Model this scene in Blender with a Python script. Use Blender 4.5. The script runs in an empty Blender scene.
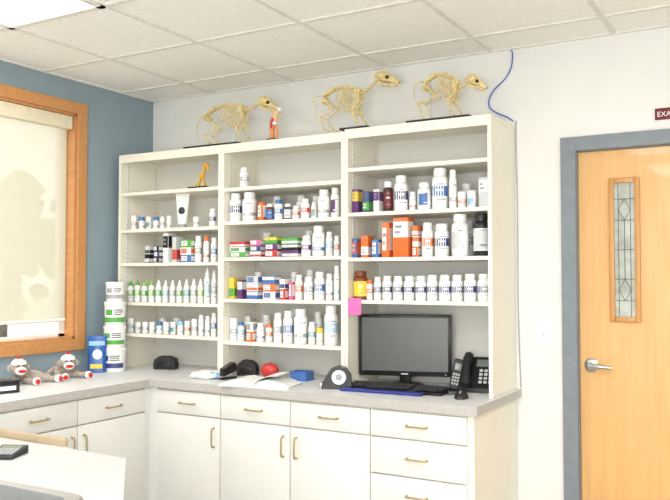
import bpy, bmesh, math, random
from mathutils import Vector, Matrix
from mathutils import noise as mn
RN = random.Random(11)
S = bpy.context.scene
COL = S.collection
rad = math.radians
# ------------------------------------------------------------------ camera model
CAM = Vector((3.684, -3.95, 1.48)); FPX = 792.0
YAW = rad(30.0); PIT = rad(2.0)
FW = Vector((-math.sin(YAW)*math.cos(PIT), math.cos(YAW)*math.cos(PIT), math.sin(PIT)))
RT = Vector((math.cos(YAW), math.sin(YAW), 0)); UP = RT.cross(FW)
def ray(px, py): return FW*FPX + RT*(px-335) + UP*(250-py)
def hit_y(px, py, y):
    d = ray(px, py); return CAM + d*((y-CAM.y)/d.y)
def hit_x(px, py, x):
    d = ray(px, py); return CAM + d*((x-CAM.x)/d.x)
def hit_z(px, py, z):
    d = ray(px, py); return CAM + d*((z-CAM.z)/d.z)
def pxm(p): return (Vector(p)-CAM).dot(FW)/FPX      # metres per pixel at p
cd = bpy.data.cameras.new('camera'); cam = bpy.data.objects.new('camera', cd); COL.objects.link(cam)
cam.location = CAM; cam.rotation_euler = (rad(90)+PIT, 0, YAW)
cd.sensor_width = 36; cd.lens = FPX/670*36; cd.clip_start = .05
S.camera = cam
try:
    S.view_settings.view_transform = 'Standard'
except Exception: pass
# ------------------------------------------------------------------ materials
def lin(c):
    return tuple(((v/255)/12.92 if v/255 <= .04045 else ((v/255+.055)/1.055)**2.4) for v in c)
MATS = {}
def mat(name, c, rough=.5, metal=0, noise=.04, scale=25, bump=0, emit=0, stretch=None, dark=None, coat=0):
    if name in MATS: return MATS[name]
    m = bpy.data.materials.new(name); m.use_nodes = True
    nt = m.node_tree; b = nt.nodes['Principled BSDF']
    tc = nt.nodes.new('ShaderNodeTexCoord'); nz = nt.nodes.new('ShaderNodeTexNoise')
    nz.inputs['Scale'].default_value = scale; nz.inputs['Detail'].default_value = 4
    if stretch:
        mp = nt.nodes.new('ShaderNodeMapping'); mp.inputs['Scale'].default_value = stretch
        nt.links.new(tc.outputs['Object'], mp.inputs['Vector']); nt.links.new(mp.outputs['Vector'], nz.inputs['Vector'])
    else: nt.links.new(tc.outputs['Object'], nz.inputs['Vector'])
    l = lin(c); d = lin(dark) if dark else tuple(v*(1-noise*2) for v in l)
    hi = l if dark else tuple(min(1, v*(1+noise)) for v in l)
    cr = nt.nodes.new('ShaderNodeValToRGB')
    cr.color_ramp.elements[0].position = .32; cr.color_ramp.elements[1].position = .68
    cr.color_ramp.elements[0].color = d+(1,); cr.color_ramp.elements[1].color = hi+(1,)
    nt.links.new(nz.outputs['Fac'], cr.inputs['Fac']); nt.links.new(cr.outputs['Color'], b.inputs['Base Color'])
    b.inputs['Roughness'].default_value = rough; b.inputs['Metallic'].default_value = metal
    if coat: b.inputs['Coat Weight'].default_value = coat
    if emit:
        b.inputs['Emission Color'].default_value = l+(1,); b.inputs['Emission Strength'].default_value = emit
    if bump:
        bp = nt.nodes.new('ShaderNodeBump'); bp.inputs['Strength'].default_value = bump; bp.inputs['Distance'].default_value = .003
        nt.links.new(nz.outputs['Fac'], bp.inputs['Height']); nt.links.new(bp.outputs['Normal'], b.inputs['Normal'])
    MATS[name] = m; return m
COLS = dict(white=(240,241,240), cream=(232,224,200), blue=(74,116,182), navy=(62,72,122), orange=(230,112,50), red=(200,58,52),
    green=(86,168,74), lime=(134,202,76), yellow=(236,204,72), purple=(100,58,116), pink=(226,102,156), black=(30,30,32), brown=(66,34,24),
    amber=(120,58,18), grey=(160,162,164), teal=(72,156,166), skyblue=(146,194,222), silver=(206,208,210), maroon=(110,34,40), tan=(196,168,120))
def cm(n): return mat('plastic_'+n, COLS[n], .38)
M_wall = mat('wall_paint_white', (231,232,229), .75, noise=.012, scale=6)
M_teal = mat('wall_paint_blue_grey', (139,157,166), .75, noise=.02, scale=6)
M_shelf = mat('cream_laminate', (239,235,221), .45, noise=.01, scale=5)
M_shback = mat('shelf_back_laminate', (227,227,221), .55, noise=.01, scale=5)
M_cab = mat('white_laminate', (228,228,224), .42, noise=.01, scale=5)
M_top = mat('worktop_laminate', (230,231,232), .35, noise=.045, scale=90)
M_topedge = mat('worktop_edge', (188,185,181), .45, noise=.08, scale=120)
M_brass = mat('brushed_brass', (190,168,124), .35, .75, scale=80)
M_chrome = mat('satin_steel', (196,198,200), .28, .95, scale=60)
M_wood = mat('oiled_oak_casing', (204,148,92), .4, stretch=(1,10,10), scale=4, dark=(194,134,78), coat=.2)
M_door = mat('maple_veneer', (226,180,118), .38, stretch=(14,14,.9), scale=3, dark=(218,169,106), coat=.2)
M_door2 = mat('maple_bead', (204,152,90), .4, stretch=(14,14,1), scale=3, dark=(190,136,76))
M_frame = mat('grey_metal_paint', (128,136,144), .45)
M_ceil = mat('ceiling_tile', (250,248,243), .9, noise=.045, scale=110, bump=.4)
M_grid = mat('ceiling_grid_paint', (230,227,220), .5)
M_floor = mat('vinyl_floor', (176,170,160), .4, noise=.08, scale=12)
M_bone = mat('ivory_bone', (228,208,148), .5, noise=.14, scale=60)
M_boneshade = mat('bone_hollow_shade', (70,52,30), .8)  # shade of eye sockets and nose put into colour on solid blobs
M_black = mat('black_plastic', (24,24,26), .35)
M_blackm = mat('matt_black', (36,36,38), .6)
M_screen = mat('dark_screen', (78,80,78), .3, noise=.02)
M_key = mat('key_plastic', (48,48,52), .5)
M_paper = mat('paper', (240,241,240), .7, noise=.02)
M_ink = mat('grey_ink', (150,152,160), .7)
M_cloth = mat('sock_knit', (176,164,152), .95, noise=.22, scale=160, bump=.6)
M_wknit = mat('white_knit', (240,238,232), .95, noise=.06, scale=160, bump=.5)
M_rknit = mat('red_knit', (204,44,38), .9, noise=.1, scale=160, bump=.5)
# ------------------------------------------------------------------ mesh builder
class MB:
    def __init__(s): s.v = []; s.f = []; s.m = []; s.mi = 0
    def add(s, vs, fs, M=None):
        o = len(s.v)
        s.v += [tuple(M @ Vector(v)) if M else tuple(v) for v in vs]
        for f in fs: s.f.append([i+o for i in f]); s.m.append(s.mi)
        return s
    def _bm(s, bm, M=None):
        bm.verts.index_update(); s.add([v.co.copy() for v in bm.verts], [[v.index for v in f.verts] for f in bm.faces], M); bm.free(); return s
    def box(s, x0, x1, y0, y1, z0, z1, bev=0, M=None, seg=2):
        bm = bmesh.new(); bmesh.ops.create_cube(bm, size=1)
        for v in bm.verts: v.co = Vector(((x0+x1)/2+v.co.x*(x1-x0), (y0+y1)/2+v.co.y*(y1-y0), (z0+z1)/2+v.co.z*(z1-z0)))
        if bev: bmesh.ops.bevel(bm, geom=bm.edges[:], offset=bev, segments=seg, profile=.5, affect='EDGES')
        return s._bm(bm, M)
    def ell(s, c, rx, ry=None, rz=None, M=None, u=14, v=9):
        ry = rx if ry is None else ry; rz = rx if rz is None else rz
        bm = bmesh.new(); bmesh.ops.create_uvsphere(bm, u_segments=u, v_segments=v, radius=1)
        for w in bm.verts: w.co = Vector((c[0]+w.co.x*rx, c[1]+w.co.y*ry, c[2]+w.co.z*rz))
        return s._bm(bm, M)
    def lathe(s, prof, c=(0,0,0), n=20, M=None):
        vs = []; fs = []; rings = []
        for r, z in prof:
            if r < 1e-6: rings.append([len(vs)]); vs.append((c[0], c[1], c[2]+z))
            else:
                rings.append(list(range(len(vs), len(vs)+n)))
                for k in range(n):
                    a = 2*math.pi*k/n; vs.append((c[0]+r*math.cos(a), c[1]+r*math.sin(a), c[2]+z))
        for a, b in zip(rings, rings[1:]):
            for k in range(n):
                k2 = (k+1) % n
                if len(a) == 1 and len(b) == 1: continue
                if len(a) == 1: fs.append([a[0], b[k2], b[k]])
                elif len(b) == 1: fs.append([a[k], a[k2], b[0]])
                else: fs.append([a[k], a[k2], b[k2], b[k]])
        return s.add(vs, fs, M)
    def patch(s, r, a0, a1, z0, z1, n=5):
        vs = []; fs = []
        for k in range(n+1):
            a = a0+(a1-a0)*k/n
            vs += [(r*math.cos(a), r*math.sin(a), z0), (r*math.cos(a), r*math.sin(a), z1)]
        for k in range(n): fs.append([2*k, 2*k+2, 2*k+3, 2*k+1])
        return s.add(vs, fs)
    def tube(s, pts, rs, n=8, M=None):
        pts = [Vector(p) for p in pts]
        if not hasattr(rs, '__len__'): rs = [rs]*len(pts)
        vs = []; fs = []; prev = None
        for i, p in enumerate(pts):
            t = (pts[min(i+1, len(pts)-1)]-pts[max(i-1, 0)])
            if t.length < 1e-9: t = Vector((0,0,1))
            t.normalize()
            if prev is None:
                a = Vector((0,0,1)) if abs(t.z) < .9 else Vector((1,0,0))
                u = t.cross(a).normalized()
            else:
                u = (prev - t*prev.dot(t))
                u = u.normalized() if u.length > 1e-6 else t.orthogonal().normalized()
            prev = u; w = t.cross(u)
            for k in range(n):
                a = 2*math.pi*k/n; vs.append(p+u*(rs[i]*math.cos(a))+w*(rs[i]*math.sin(a)))
        for i in range(len(pts)-1):
            for k in range(n):
                k2 = (k+1) % n; fs.append([i*n+k, i*n+k2, (i+1)*n+k2, (i+1)*n+k])
        fs.append(list(range(n))[::-1]); o = (len(pts)-1)*n; fs.append([o+k for k in range(n)])
        return s.add(vs, fs, M)
    def prism(s, poly, a0, a1, axis='z', M=None):
        n = len(poly)
        def P(p, a):
            if axis == 'z': return (p[0], p[1], a)
            if axis == 'y': return (p[0], a, p[1])
            return (a, p[0], p[1])
        vs = [P(p, a0) for p in poly]+[P(p, a1) for p in poly]
        fs = [list(range(n))[::-1], [n+k for k in range(n)]]+[[k, (k+1) % n, n+(k+1) % n, n+k] for k in range(n)]
        return s.add(vs, fs, M)
    def bone(s, a, b, r, n=7):
        a = Vector(a); b = Vector(b)
        return s.tube([a, a.lerp(b,.08), a.lerp(b,.22), a.lerp(b,.78), a.lerp(b,.92), b], [r*1.0, r*1.7, r*.95, r*.85, r*1.6, r*.9], n)
    def build(s, name, ms, parent=None, world=None, smooth=True, loc=None, rot=None):
        if world is not None:
            w = Vector(world); s.v = [tuple(Vector(v)-w) for v in s.v]
        me = bpy.data.meshes.new(name); me.from_pydata(s.v, [], s.f)
        if not isinstance(ms, (list, tuple)): ms = [ms]
        for m in ms: me.materials.append(m)
        me.polygons.foreach_set('material_index', [min(i, len(ms)-1) for i in s.m])
        bm = bmesh.new(); bm.from_mesh(me); bmesh.ops.recalc_face_normals(bm, faces=bm.faces[:]); bm.to_mesh(me); bm.free()
        if smooth:
            me.shade_smooth(); me.set_sharp_from_angle(angle=rad(38))
        o = bpy.data.objects.new(name, me); COL.objects.link(o)
        if parent: o.parent = parent
        if loc is not None: o.location = loc
        if rot is not None: o.rotation_euler = rot
        return o
def thing(name, label, cat, loc=(0,0,0), rz=0, group=None):
    o = bpy.data.objects.new(name, None); COL.objects.link(o); o.empty_display_size = .05
    o.location = loc; o.rotation_euler = (0,0,rz); return tag(o, label, cat, group)
def tag(o, label, cat, group=None):
    o['label'] = label; o['category'] = cat
    if group: o['group'] = group
    return o
def struct(o, label=None, cat=None):
    o['kind'] = 'structure'
    if label: o['label'] = label
    if cat: o['category'] = cat
    return o
def text_mesh(name, body, size, m, parent, loc, rot, extr=.0004):
    c = bpy.data.curves.new(name, 'FONT'); c.body = body; c.size = size; c.extrude = extr
    o = bpy.data.objects.new(name+'_tmp', c); COL.objects.link(o)
    bpy.context.view_layer.update()
    me = bpy.data.meshes.new_from_object(o.evaluated_get(bpy.context.evaluated_depsgraph_get()))
    bpy.data.objects.remove(o); me.materials.clear(); me.materials.append(m)
    n = bpy.data.objects.new(name, me); COL.objects.link(n); n.parent = parent; n.location = loc; n.rotation_euler = rot
    return n
# ------------------------------------------------------------------ room shell
HC = 2.66; RX = 5.6; RY = -6.4; CT = .92
dx0 = hit_y(577, 250, 0).x; dxo = hit_y(562, 250, 0).x
dw = .92; dx1 = dx0+dw; dh = hit_y(578, 151, 0).z
b = MB(); b.box(-.12, dx0, 0, .12, 0, HC).box(dx1, RX, 0, .12, 0, HC).box(dx0, dx1, 0, .12, dh, HC)
struct(b.build('wall_back', M_wall, smooth=False), 'plain off-white painted back wall behind the shelving', 'wall')
wy1 = hit_x(76, 200, 0).y; wy0 = wy1-1.6; wz0 = 1.12; wz1 = 2.455
b = MB(); b.box(-.12, 0, wy1, 0, 0, HC).box(-.12, 0, RY, wy0, 0, HC).box(-.12, 0, wy0, wy1, 0, wz0).box(-.12, 0, wy0, wy1, wz1, HC)
struct(b.build('wall_left', M_teal, smooth=False), 'blue-grey painted wall with the window', 'wall')
struct(MB().box(RX, RX+.12, RY, .12, 0, HC).build('wall_right', M_wall, smooth=False), 'off-white wall on the right side of the room', 'wall')
struct(MB().box(-.12, RX+.12, RY-.12, RY, 0, HC).build('wall_front', M_wall, smooth=False), 'off-white wall behind the viewer', 'wall')
struct(MB().box(-.12, RX+.12, RY-.12, .12, -.1, 0).build('floor', M_floor, smooth=False), 'beige vinyl floor', 'floor')
ceil = struct(MB().box(-.12, RX+.12, RY-.12, .12, HC, HC+.1).build('ceiling', M_ceil, smooth=False), 'suspended ceiling of white speckled tiles', 'ceiling')
b = MB(); gx = [-.09+.61*k for k in range(10)]; gy = [-.29-.61*k for k in range(10)]
for x in gx:
    if x > 0: b.box(x-.012, x+.012, RY, 0, HC-.007, HC+.01)
for y in gy: b.box(0, RX, y-.012, y+.012, HC-.0075, HC+.01)
b.box(0, RX, -.02, 0, HC-.009, HC); b.box(0, .02, RY, 0, HC-.009, HC)
b.build('ceiling_grid', M_grid, ceil, smooth=False)
# ceiling lights
M_diff = mat('lit_diffuser', (255,253,248), .4, noise=0, emit=3.0)
def troffer(x, y, label):
    w = .61; l = 1.22; z = HC-.008
    t = thing('ceiling_light', label, 'ceiling light', (x, y, z), 0, 'recessed fluorescent ceiling lights')
    f = MB(); f.box(0, w, -.03, 0, -.006, 0).box(0, w, -l, -l+.03, -.006, 0).box(0, .03, -l, 0, -.006, 0).box(w-.03, w, -l, 0, -.006, 0)
    f.build('frame', M_grid, t, smooth=False)
    MB().box(.03, w-.03, -l+.03, -.03, -.003, -.001).build('diffuser', M_diff, t, smooth=False)
    ld = bpy.data.lights.new('ceiling_lamp', 'AREA'); ld.shape = 'RECTANGLE'; ld.size = .5; ld.size_y = 1.1; ld.energy = 25; ld.color = (1,.99,.965)
    lo = bpy.data.objects.new('ceiling_lamp', ld); COL.objects.link(lo); lo.location = (x+w/2, y-l/2, HC-.03)
troffer(.52, -1.51, 'lit rectangular ceiling light nearest the window wall')
troffer(2.35, -2.73, 'lit rectangular ceiling light in middle of room, outside the picture')
troffer(4.18, -1.51, 'lit rectangular ceiling light in front of the wooden door, outside the picture')
troffer(2.35, -4.56, 'lit rectangular ceiling light at rear of room, outside the picture')
# ------------------------------------------------------------------ window
cw = .068
b = MB()
b.box(0, .018, wy1, wy1+cw, wz0-cw, wz1+cw, .003).box(0, .018, wy0-cw, wy0, wz0-cw, wz1+cw, .003)
b.box(0, .018, wy0, wy1, wz1, wz1+cw, .003).box(0, .018, wy0, wy1, wz0-cw, wz0, .003)
win = b.build('window_1', M_wood, smooth=False); struct(win, 'oak-cased window with cream shade drawn most of the way', 'window')
b = MB(); b.box(-.12, 0, wy1-.014, wy1, wz0, wz1).box(-.12, 0, wy0, wy0+.014, wz0, wz1).box(-.12, 0, wy0, wy1, wz1-.014, wz1).box(-.12, .0, wy0, wy1, wz0, wz0+.014)
b.build('jamb', M_wood, win, smooth=False)
M_vinyl = mat('white_vinyl', (240,240,237), .4)
b = MB(); a, c = wy0+.014, wy1-.014
b.box(-.11, -.07, a, a+.045, wz0+.014, wz1-.014).box(-.11, -.07, c-.045, c, wz0+.014, wz1-.014).box(-.11, -.07, a, c, wz0+.014, wz0+.03).box(-.11, -.07, a, c, wz1-.06, wz1-.014)
b.box(-.105, -.075, (a+c)/2-.02, (a+c)/2+.02, wz0+.03, wz1-.06)
b.build('sash_frame', M_vinyl, win, smooth=False)
gm = bpy.data.materials.new('window_glass'); gm.use_nodes = True; nt = gm.node_tree; nt.nodes.remove(nt.nodes['Principled BSDF'])
tr = nt.nodes.new('ShaderNodeBsdfTransparent'); gl = nt.nodes.new('ShaderNodeBsdfGlossy'); gl.inputs['Roughness'].default_value = .02
mx = nt.nodes.new('ShaderNodeMixShader'); mx.inputs[0].default_value = .05
nt.links.new(tr.outputs[0], mx.inputs[1]); nt.links.new(gl.outputs[0], mx.inputs[2]); nt.links.new(mx.outputs[0], nt.nodes['Material Output'].inputs[0])
MB().box(-.092, -.088, a, c, wz0+.02, wz1-.02).build('pane', gm, win, smooth=False)
sm = bpy.data.materials.new('shade_mesh_fabric'); sm.use_nodes = True; nt = sm.node_tree; nt.nodes.remove(nt.nodes['Principled BSDF'])
tr = nt.nodes.new('ShaderNodeBsdfTransparent'); tl = nt.nodes.new('ShaderNodeBsdfTranslucent'); df = nt.nodes.new('ShaderNodeBsdfDiffuse')
wv = nt.nodes.new('ShaderNodeTexNoise'); wv.inputs['Scale'].default_value = 300
cr = nt.nodes.new('ShaderNodeValToRGB'); cr.color_ramp.elements[0].color = lin((228,222,204))+(1,); cr.color_ramp.elements[1].color = lin((238,232,216))+(1,)
nt.links.new(wv.outputs['Fac'], cr.inputs['Fac']); nt.links.new(cr.outputs['Color'], tl.inputs['Color']); nt.links.new(cr.outputs['Color'], df.inputs['Color'])
m1 = nt.nodes.new('ShaderNodeMixShader'); m1.inputs[0].default_value = .45; m2 = nt.nodes.new('ShaderNodeMixShader'); m2.inputs[0].default_value = .34
nt.links.new(tl.outputs[0], m1.inputs[1]); nt.links.new(df.outputs[0], m1.inputs[2]); nt.links.new(m1.outputs[0], m2.inputs[1]); nt.links.new(tr.outputs[0], m2.inputs[2])
nt.links.new(m2.outputs[0], nt.nodes['Material Output'].inputs[0])
sy0, sy1 = wy0+.03, wy1-.045
sh = thing('roller_shade', 'cream roller shade hanging inside the oak window casing', 'window shade', (-.035, sy1, 1.24))
MB().box(-.001, .001, sy0-sy1, 0, .0, wz1-.09-1.24).build('shade_fabric', sm, sh, smooth=False)
MB().tube([(0, sy0-sy1, -.008), (0, 0, -.008)], .009).build('bottom_bar', M_vinyl, sh)
MB().box(-.028, .03, sy0-sy1-.01, .02, wz1-.095-1.24, wz1-.016-1.24, .006).build('headrail', mat('cream_headrail', (238,228,200), .4), sh)
# outside
M_grass = mat('lawn', (214,220,200), .9, noise=.08, scale=2); M_leaf = mat('foliage', (120,138,108), .9, noise=.3, scale=4, bump=.8); M_bark = mat('bark', (98,88,76), .9, noise=.2)
struct(MB().box(-60, -.2, -22, 45, -.3, -.05).build('ground', M_grass, smooth=False), 'pale lawn outside the window', 'ground')
for i, (x, y, h, s, lb) in enumerate([(-6.2, 3.5, 3.0, .8, 'nearest green leafy tree seen faintly through the window shade'), (-10.5, 9.8, 4.3, .9, 'taller green tree beyond the nearest one, seen through window shade'), (-19.5, 14.2, 5.4, 1.5, 'far green tree at the back of the window view')]):
    t = thing('tree', lb, 'tree', (x, y, -.05), 0, 'trees outside the window')
    MB().tube([(0,0,0), (.05,0,h*.3), (.1,.1,h*.6)], [.16*s,.12*s,.06*s]).build('trunk', M_bark, t)
    b = MB()
    for k in range(90):
        a = RN.uniform(0, 6.28); f = RN.uniform(0, 1); r = s*1.1*math.sin(math.pi*(.12+.8*f))*RN.uniform(.2,1); q = RN.uniform(.08, .24)*s
        b.ell((r*math.cos(a), r*math.sin(a), h*(.34+.6*f)), q, q, q*.8, u=9, v=6)
    b.build('crown', M_leaf, t)
# ------------------------------------------------------------------ door
b = MB(); b.box(dx0+.004, dx1-.004, .03, .075, .01, dh-.004)
door = struct(b.build('door_1', M_door, smooth=False), 'maple door with narrow leaded glass light', 'door')
b = MB(); fo = dx0-dxo
b.box(dxo, dx0, -.016, .0, 0, dh+fo*.95, .002).box(dx1, dx1+fo, -.016, 0, 0, dh+fo*.95, .002).box(dx0, dx1, -.016, 0, dh, dh+fo*.95, .002)
b.box(dx0-.001, dx0+.003, 0, .1, 0, dh).box(dx1-.003, dx1+.001, 0, .1, 0, dh).box(dx0, dx1, 0, .1, dh-.003, dh+.001)
struct(b.build('trim_1', M_frame, smooth=False), 'grey painted metal door frame', 'door frame')
l0 = hit_y(609, 200, .03); l1 = hit_y(640, 200, .03); lt = hit_y(622, 178, .03).z; lb_ = hit_y(622, 322, .03).z; lx0, lx1 = l0.x, l1.x; t_ = .025
b = MB(); b.box(lx0, lx0+t_, .014, .03, lb_, lt, .004).box(lx1-t_, lx1, .014, .03, lb_, lt, .004).box(lx0+t_, lx1-t_, .014, .03, lt-t_, lt, .004).box(lx0+t_, lx1-t_, .014, .03, lb_, lb_+t_, .004)
bead = b.build('glazing_bead', M_door2, door)
M_lglass = mat('bevelled_glass', (184,190,182), .12, noise=.14, scale=14); M_lead = mat('lead_came', (92,94,96), .4, .6)
g = MB().box(lx0+t_, lx1-t_, .024, .0295, lb_+t_, lt-t_).build('glass_panel', M_lglass, door, smooth=False)
b = MB(); ax, bx, az, bz = lx0+t_, lx1-t_, lb_+t_, lt-t_; w = bx-ax; h = bz-az
def came(x0, z0, x1, z1): b.tube([(x0,.022,z0), (x1,.022,z1)], .0013, 6)
for q in (.2,.8): came(ax+w*q, az, ax+w*q, bz)
for q in (.12,.28,.5,.72,.88): came(ax, az+h*q, bx, az+h*q)
mxx = (ax+bx)/2
came(mxx, az+h*.28, mxx, az+h*.72)
for s_ in (-1, 1):
    came(mxx, az+h*.88, mxx+s_*w*.3, az+h*.8); came(mxx, az+h*.72, mxx+s_*w*.3, az+h*.8); came(mxx, az+h*.28, mxx+s_*w*.3, az+h*.2); came(mxx, az+h*.12, mxx+s_*w*.3, az+h*.2)
b.build('lead_lines', M_lead, g)
hp = hit_y(592, 365, .03)
b = MB(); Mh = Matrix.Translation((hp.x, .03, hp.z)) @ Matrix.Rotation(rad(90), 4, 'X')
b.lathe([(0,0), (.034,0), (.034,.006), (.026,.012), (.013,.014), (.012,.05), (0,.052)], M=Mh)
b.tube([(hp.x, -.012, hp.z), (hp.x+.02, -.02, hp.z), (hp.x+.06, -.02, hp.z-.003), (hp.x+.1, -.016, hp.z-.004)], [.013,.013,.010,.009], 10)
b.build('door_handle', M_chrome, door)
# sign
sp = hit_y(655, 109, 0); sq = hit_y(655, 120.5, 0); sx = .24; shh = sp.z-sq.z
sg = thing('door_sign', 'small maroon sign with white lettering on wall above the door', 'sign', (sp.x, -.001, sq.z))
MB().box(0, sx, -.006, 0, 0, shh, .0015).build('sign_plate', mat('maroon_plate', (116,34,42), .4), sg)
text_mesh('lettering', 'EXAM', .033, M_paper, sg, (.009, -.0065, .015), (rad(90), 0, 0))
# switch
p0 = hit_y(537, 321, 0); p1 = hit_y(551, 344, 0)
sw = thing('light_switch', 'white light switch plate on wall beside grey door frame', 'light switch', ((p0.x+p1.x)/2, -.0005, (p0.z+p1.z)/2))
hw = .038; hh = .062
MB().box(-hw, hw, -.010, 0, -hh, hh, .004).build('plate', mat('switch_plate', (250,250,250), .3, noise=0), sw); MB().box(-.008, .008, -.0115, -.009, -.016, .016, .001).build('toggle_surround', cm('silver'), sw); MB().box(-.006, .006, -.024, -.0105, -.002, .013, .002).build('toggle', cm('white'), sw)
# ------------------------------------------------------------------ base cabinets
YF = -.62; XF = .57
def cab_unit(run, a0, a1, fronts, label):
    if run == 'b': loc = Vector(((a0+a1)/2, 0, 0)); conv = lambda a, o, z: (a, -o, z); face = -YF
    else: loc = Vector((0, (a0+a1)/2, 0)); conv = lambda a, o, z: (o, a, z); face = XF
    t = thing('base_cabinet', label, 'cabinet', loc, 0, 'white base cabinets')
    def bx(m, a, a2, o, o2, z, z2, bev=0):
        p = conv(a, o, z); q = conv(a2, o2, z2)
        m.box(min(p[0],q[0]), max(p[0],q[0]), min(p[1],q[1]), max(p[1],q[1]), z, z2, bev)
    m = MB(); bx(m, a0, a1, .01, face, .1, CT-.042); m.mi = 1; bx(m, a0, a1, .01, face-.07, 0, .1); m.build('body', [M_shelf, M_blackm], t, world=loc, smooth=False)
    for kind, f0, f1, z0, z1, hpos in fronts:
        lo, hi = min(f0,f1)+.003, max(f0,f1)-.003
        m = MB(); bx(m, lo, hi, face+.001, face+.02, z0+.002, z1-.002, .0015); fo_ = m.build(kind, M_cab, t, world=loc)
        m = MB(); o1 = face+.02; o2 = face+.045
        if hpos == 'h':
            ac = (lo+hi)/2; zc = (z0+z1)/2; pts = [(ac-.05,o1,zc), (ac-.047,o2-.004,zc), (ac-.03,o2,zc), (ac+.03,o2,zc), (ac+.047,o2-.004,zc), (ac+.05,o1,zc)]
        else:
            ac = lo+.035 if hpos == 'lo' else hi-.035; zc = z1-.1
            pts = [(ac,o1,zc-.05), (ac,o2-.004,zc-.047), (ac,o2,zc-.03), (ac,o2,zc+.03), (ac,o2-.004,zc+.047), (ac,o1,zc+.05)]
        m.tube([conv(*p) for p in pts], [.006,.005,.0045,.0045,.005,.006], 8)
        m.build('handle', M_brass, fo_, world=loc)
    return t
X = lambda px: hit_y(px, 440, YF-.02).x
x1, x2, x3, x4, x5 = X(156.5), X(220), X(290), X(370), 2.465
ZD = .742; ZT = .868; x5f = X(467)
cab_unit('b', x1, x2, [('drawer',x1,x2,ZD+.003,ZT,'h'), ('door',x1,x2,.11,ZD,'hi')], 'narrow single-door white base cabinet beside the inside corner')
cab_unit('b', x2+.001, x4, [('drawer',x2,x3,ZD+.003,ZT,'h'), ('drawer',x3,x4,ZD+.003,ZT,'h'), ('door',x2,x3,.11,ZD,'hi'), ('door',x3,x4,.11,ZD,'lo')], 'wide two-door white base cabinet with two drawers, middle of back run')
cab_unit('b', x4+.001, x5, [('drawer',x4,x5f,ZD+.003,ZT,'h'), ('drawer',x4,x5f,.575,ZD,'h'), ('drawer',x4,x5f,.408,.572,'h'), ('drawer',x4,x5f,.11,.405,'h')], 'white four-drawer base cabinet at right end, below the monitor')
ly0 = hit_x(145, 440, XF+.02).y; ly1 = hit_x(77.5, 440, XF+.02).y; ly2 = ly1-(ly0-ly1)
cab_unit('l', ly0, ly2, [('drawer',ly0,ly1,ZD+.003,ZT,'h'), ('drawer',ly1,ly2,ZD+.003,ZT,'h'), ('door',ly0,ly1,.11,ZD,'lo'), ('door',ly1,ly2,.11,ZD,'hi')], 'two-door white base cabinet with two drawers, under the window')
cab_unit('l', ly2-.001, ly2-.96, [('drawer',ly2-.001,ly2-.48,ZD+.003,ZT,'h'), ('drawer',ly2-.48,ly2-.96,ZD+.003,ZT,'h'), ('door',ly2-.001,ly2-.48,.11,ZD,'lo'), ('door',ly2-.48,ly2-.96,.11,ZD,'hi')], 'white base cabinet farther along window wall, left of the picture edge')
b = MB(); b.prism([(.01,-.01), (x1-.002,-.01), (x1-.002,YF-.012), (XF+.012,YF-.012), (XF+.012,ly0+.002), (.01,ly0+.002)], 0, CT-.042)
tag(b.build('corner_cabinet', M_cab, smooth=False), 'blind white corner cabinet filler where the two runs meet', 'cabinet', 'white base cabinets')
# worktop
def plate_with_hole(name, outer, inner, z0, z1, ms, parent=None):
    bm = bmesh.new(); es = []
    for loop in [outer]+([inner] if inner else []):
        vs = [bm.verts.new((p[0], p[1], z0)) for p in loop]
        for i in range(len(vs)): es.append(bm.edges.new((vs[i], vs[(i+1) % len(vs)])))
    bmesh.ops.triangle_fill(bm, edges=es, use_beauty=True)
    r = bmesh.ops.extrude_face_region(bm, geom=bm.faces[:])
    bmesh.ops.translate(bm, verts=[v for v in r['geom'] if isinstance(v, bmesh.types.BMVert)], vec=(0,0,z1-z0))
    bmesh.ops.recalc_face_normals(bm, faces=bm.faces[:])
    me = bpy.data.meshes.new(name)
    for m in ms: me.materials.append(m)
    for f in bm.faces: f.material_index = 1 if abs(f.normal.z) < .5 else 0
    bm.to_mesh(me); bm.free(); o = bpy.data.objects.new(name, me); COL.objects.link(o)
    if parent: o.parent = parent
    return o
wt = plate_with_hole('worktop', [(0.001,-.001), (2.492,-.001), (2.492,-.66), (.605,-.66), (.605,-2.75), (.001,-2.75)], None, CT-.04, CT, [M_top, M_topedge])
tag(wt, 'speckled pale grey laminate worktop turning the corner below window and shelves', 'worktop')
# island with sink
isl = [(.98,-2.08), (1.885,-2.13), (2.30,-2.56), (2.30,-3.25), (.98,-3.25)]
ks = thing('sink_cabinet', 'white sink counter with clipped corner in the near left foreground', 'sink counter', (1.6,-2.7,0))
pl = [(1.0,-2.11), (1.86,-2.155), (2.27,-2.575), (2.27,-3.23), (1.0,-3.23)]
b = MB(); b.prism(pl, 0, CT-.3); b.build('body', M_cab, ks, world=ks.location, smooth=False)
b = MB()
for i in range(5):
    p, q = Vector(pl[i]), Vector(pl[(i+1) % 5]); d = (q-p).normalized(); n_ = Vector((-d.y, d.x))*-.018
    b.prism([tuple(p), tuple(q), tuple(q+n_), tuple(p+n_)], CT-.3, CT-.04)
b.build('rim_panels', M_cab, ks, world=ks.location, smooth=False)
M_top2 = mat('pale_worktop', (190,190,188), .45, noise=.035, scale=90)
it = plate_with_hole('sink_worktop', isl, [(1.42,-2.53), (2.12,-2.53), (2.12,-2.96), (1.42,-2.96)], CT-.04, CT, [M_top2, M_top2])
tag(it, 'pale laminate countertop with clipped corner holding the steel sink', 'worktop')
q = hit_z(62, 444, CT+.012)
m = MB(); m.box(.99, q.x, -2.112, -2.094, CT+.0003, CT+.026, .002)
tag(m.build('counter_upstand', mat('tan_edge', (176,156,128), .5)), 'low tan-edged back lip along far edge of the pale sink countertop', 'upstand')
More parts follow.
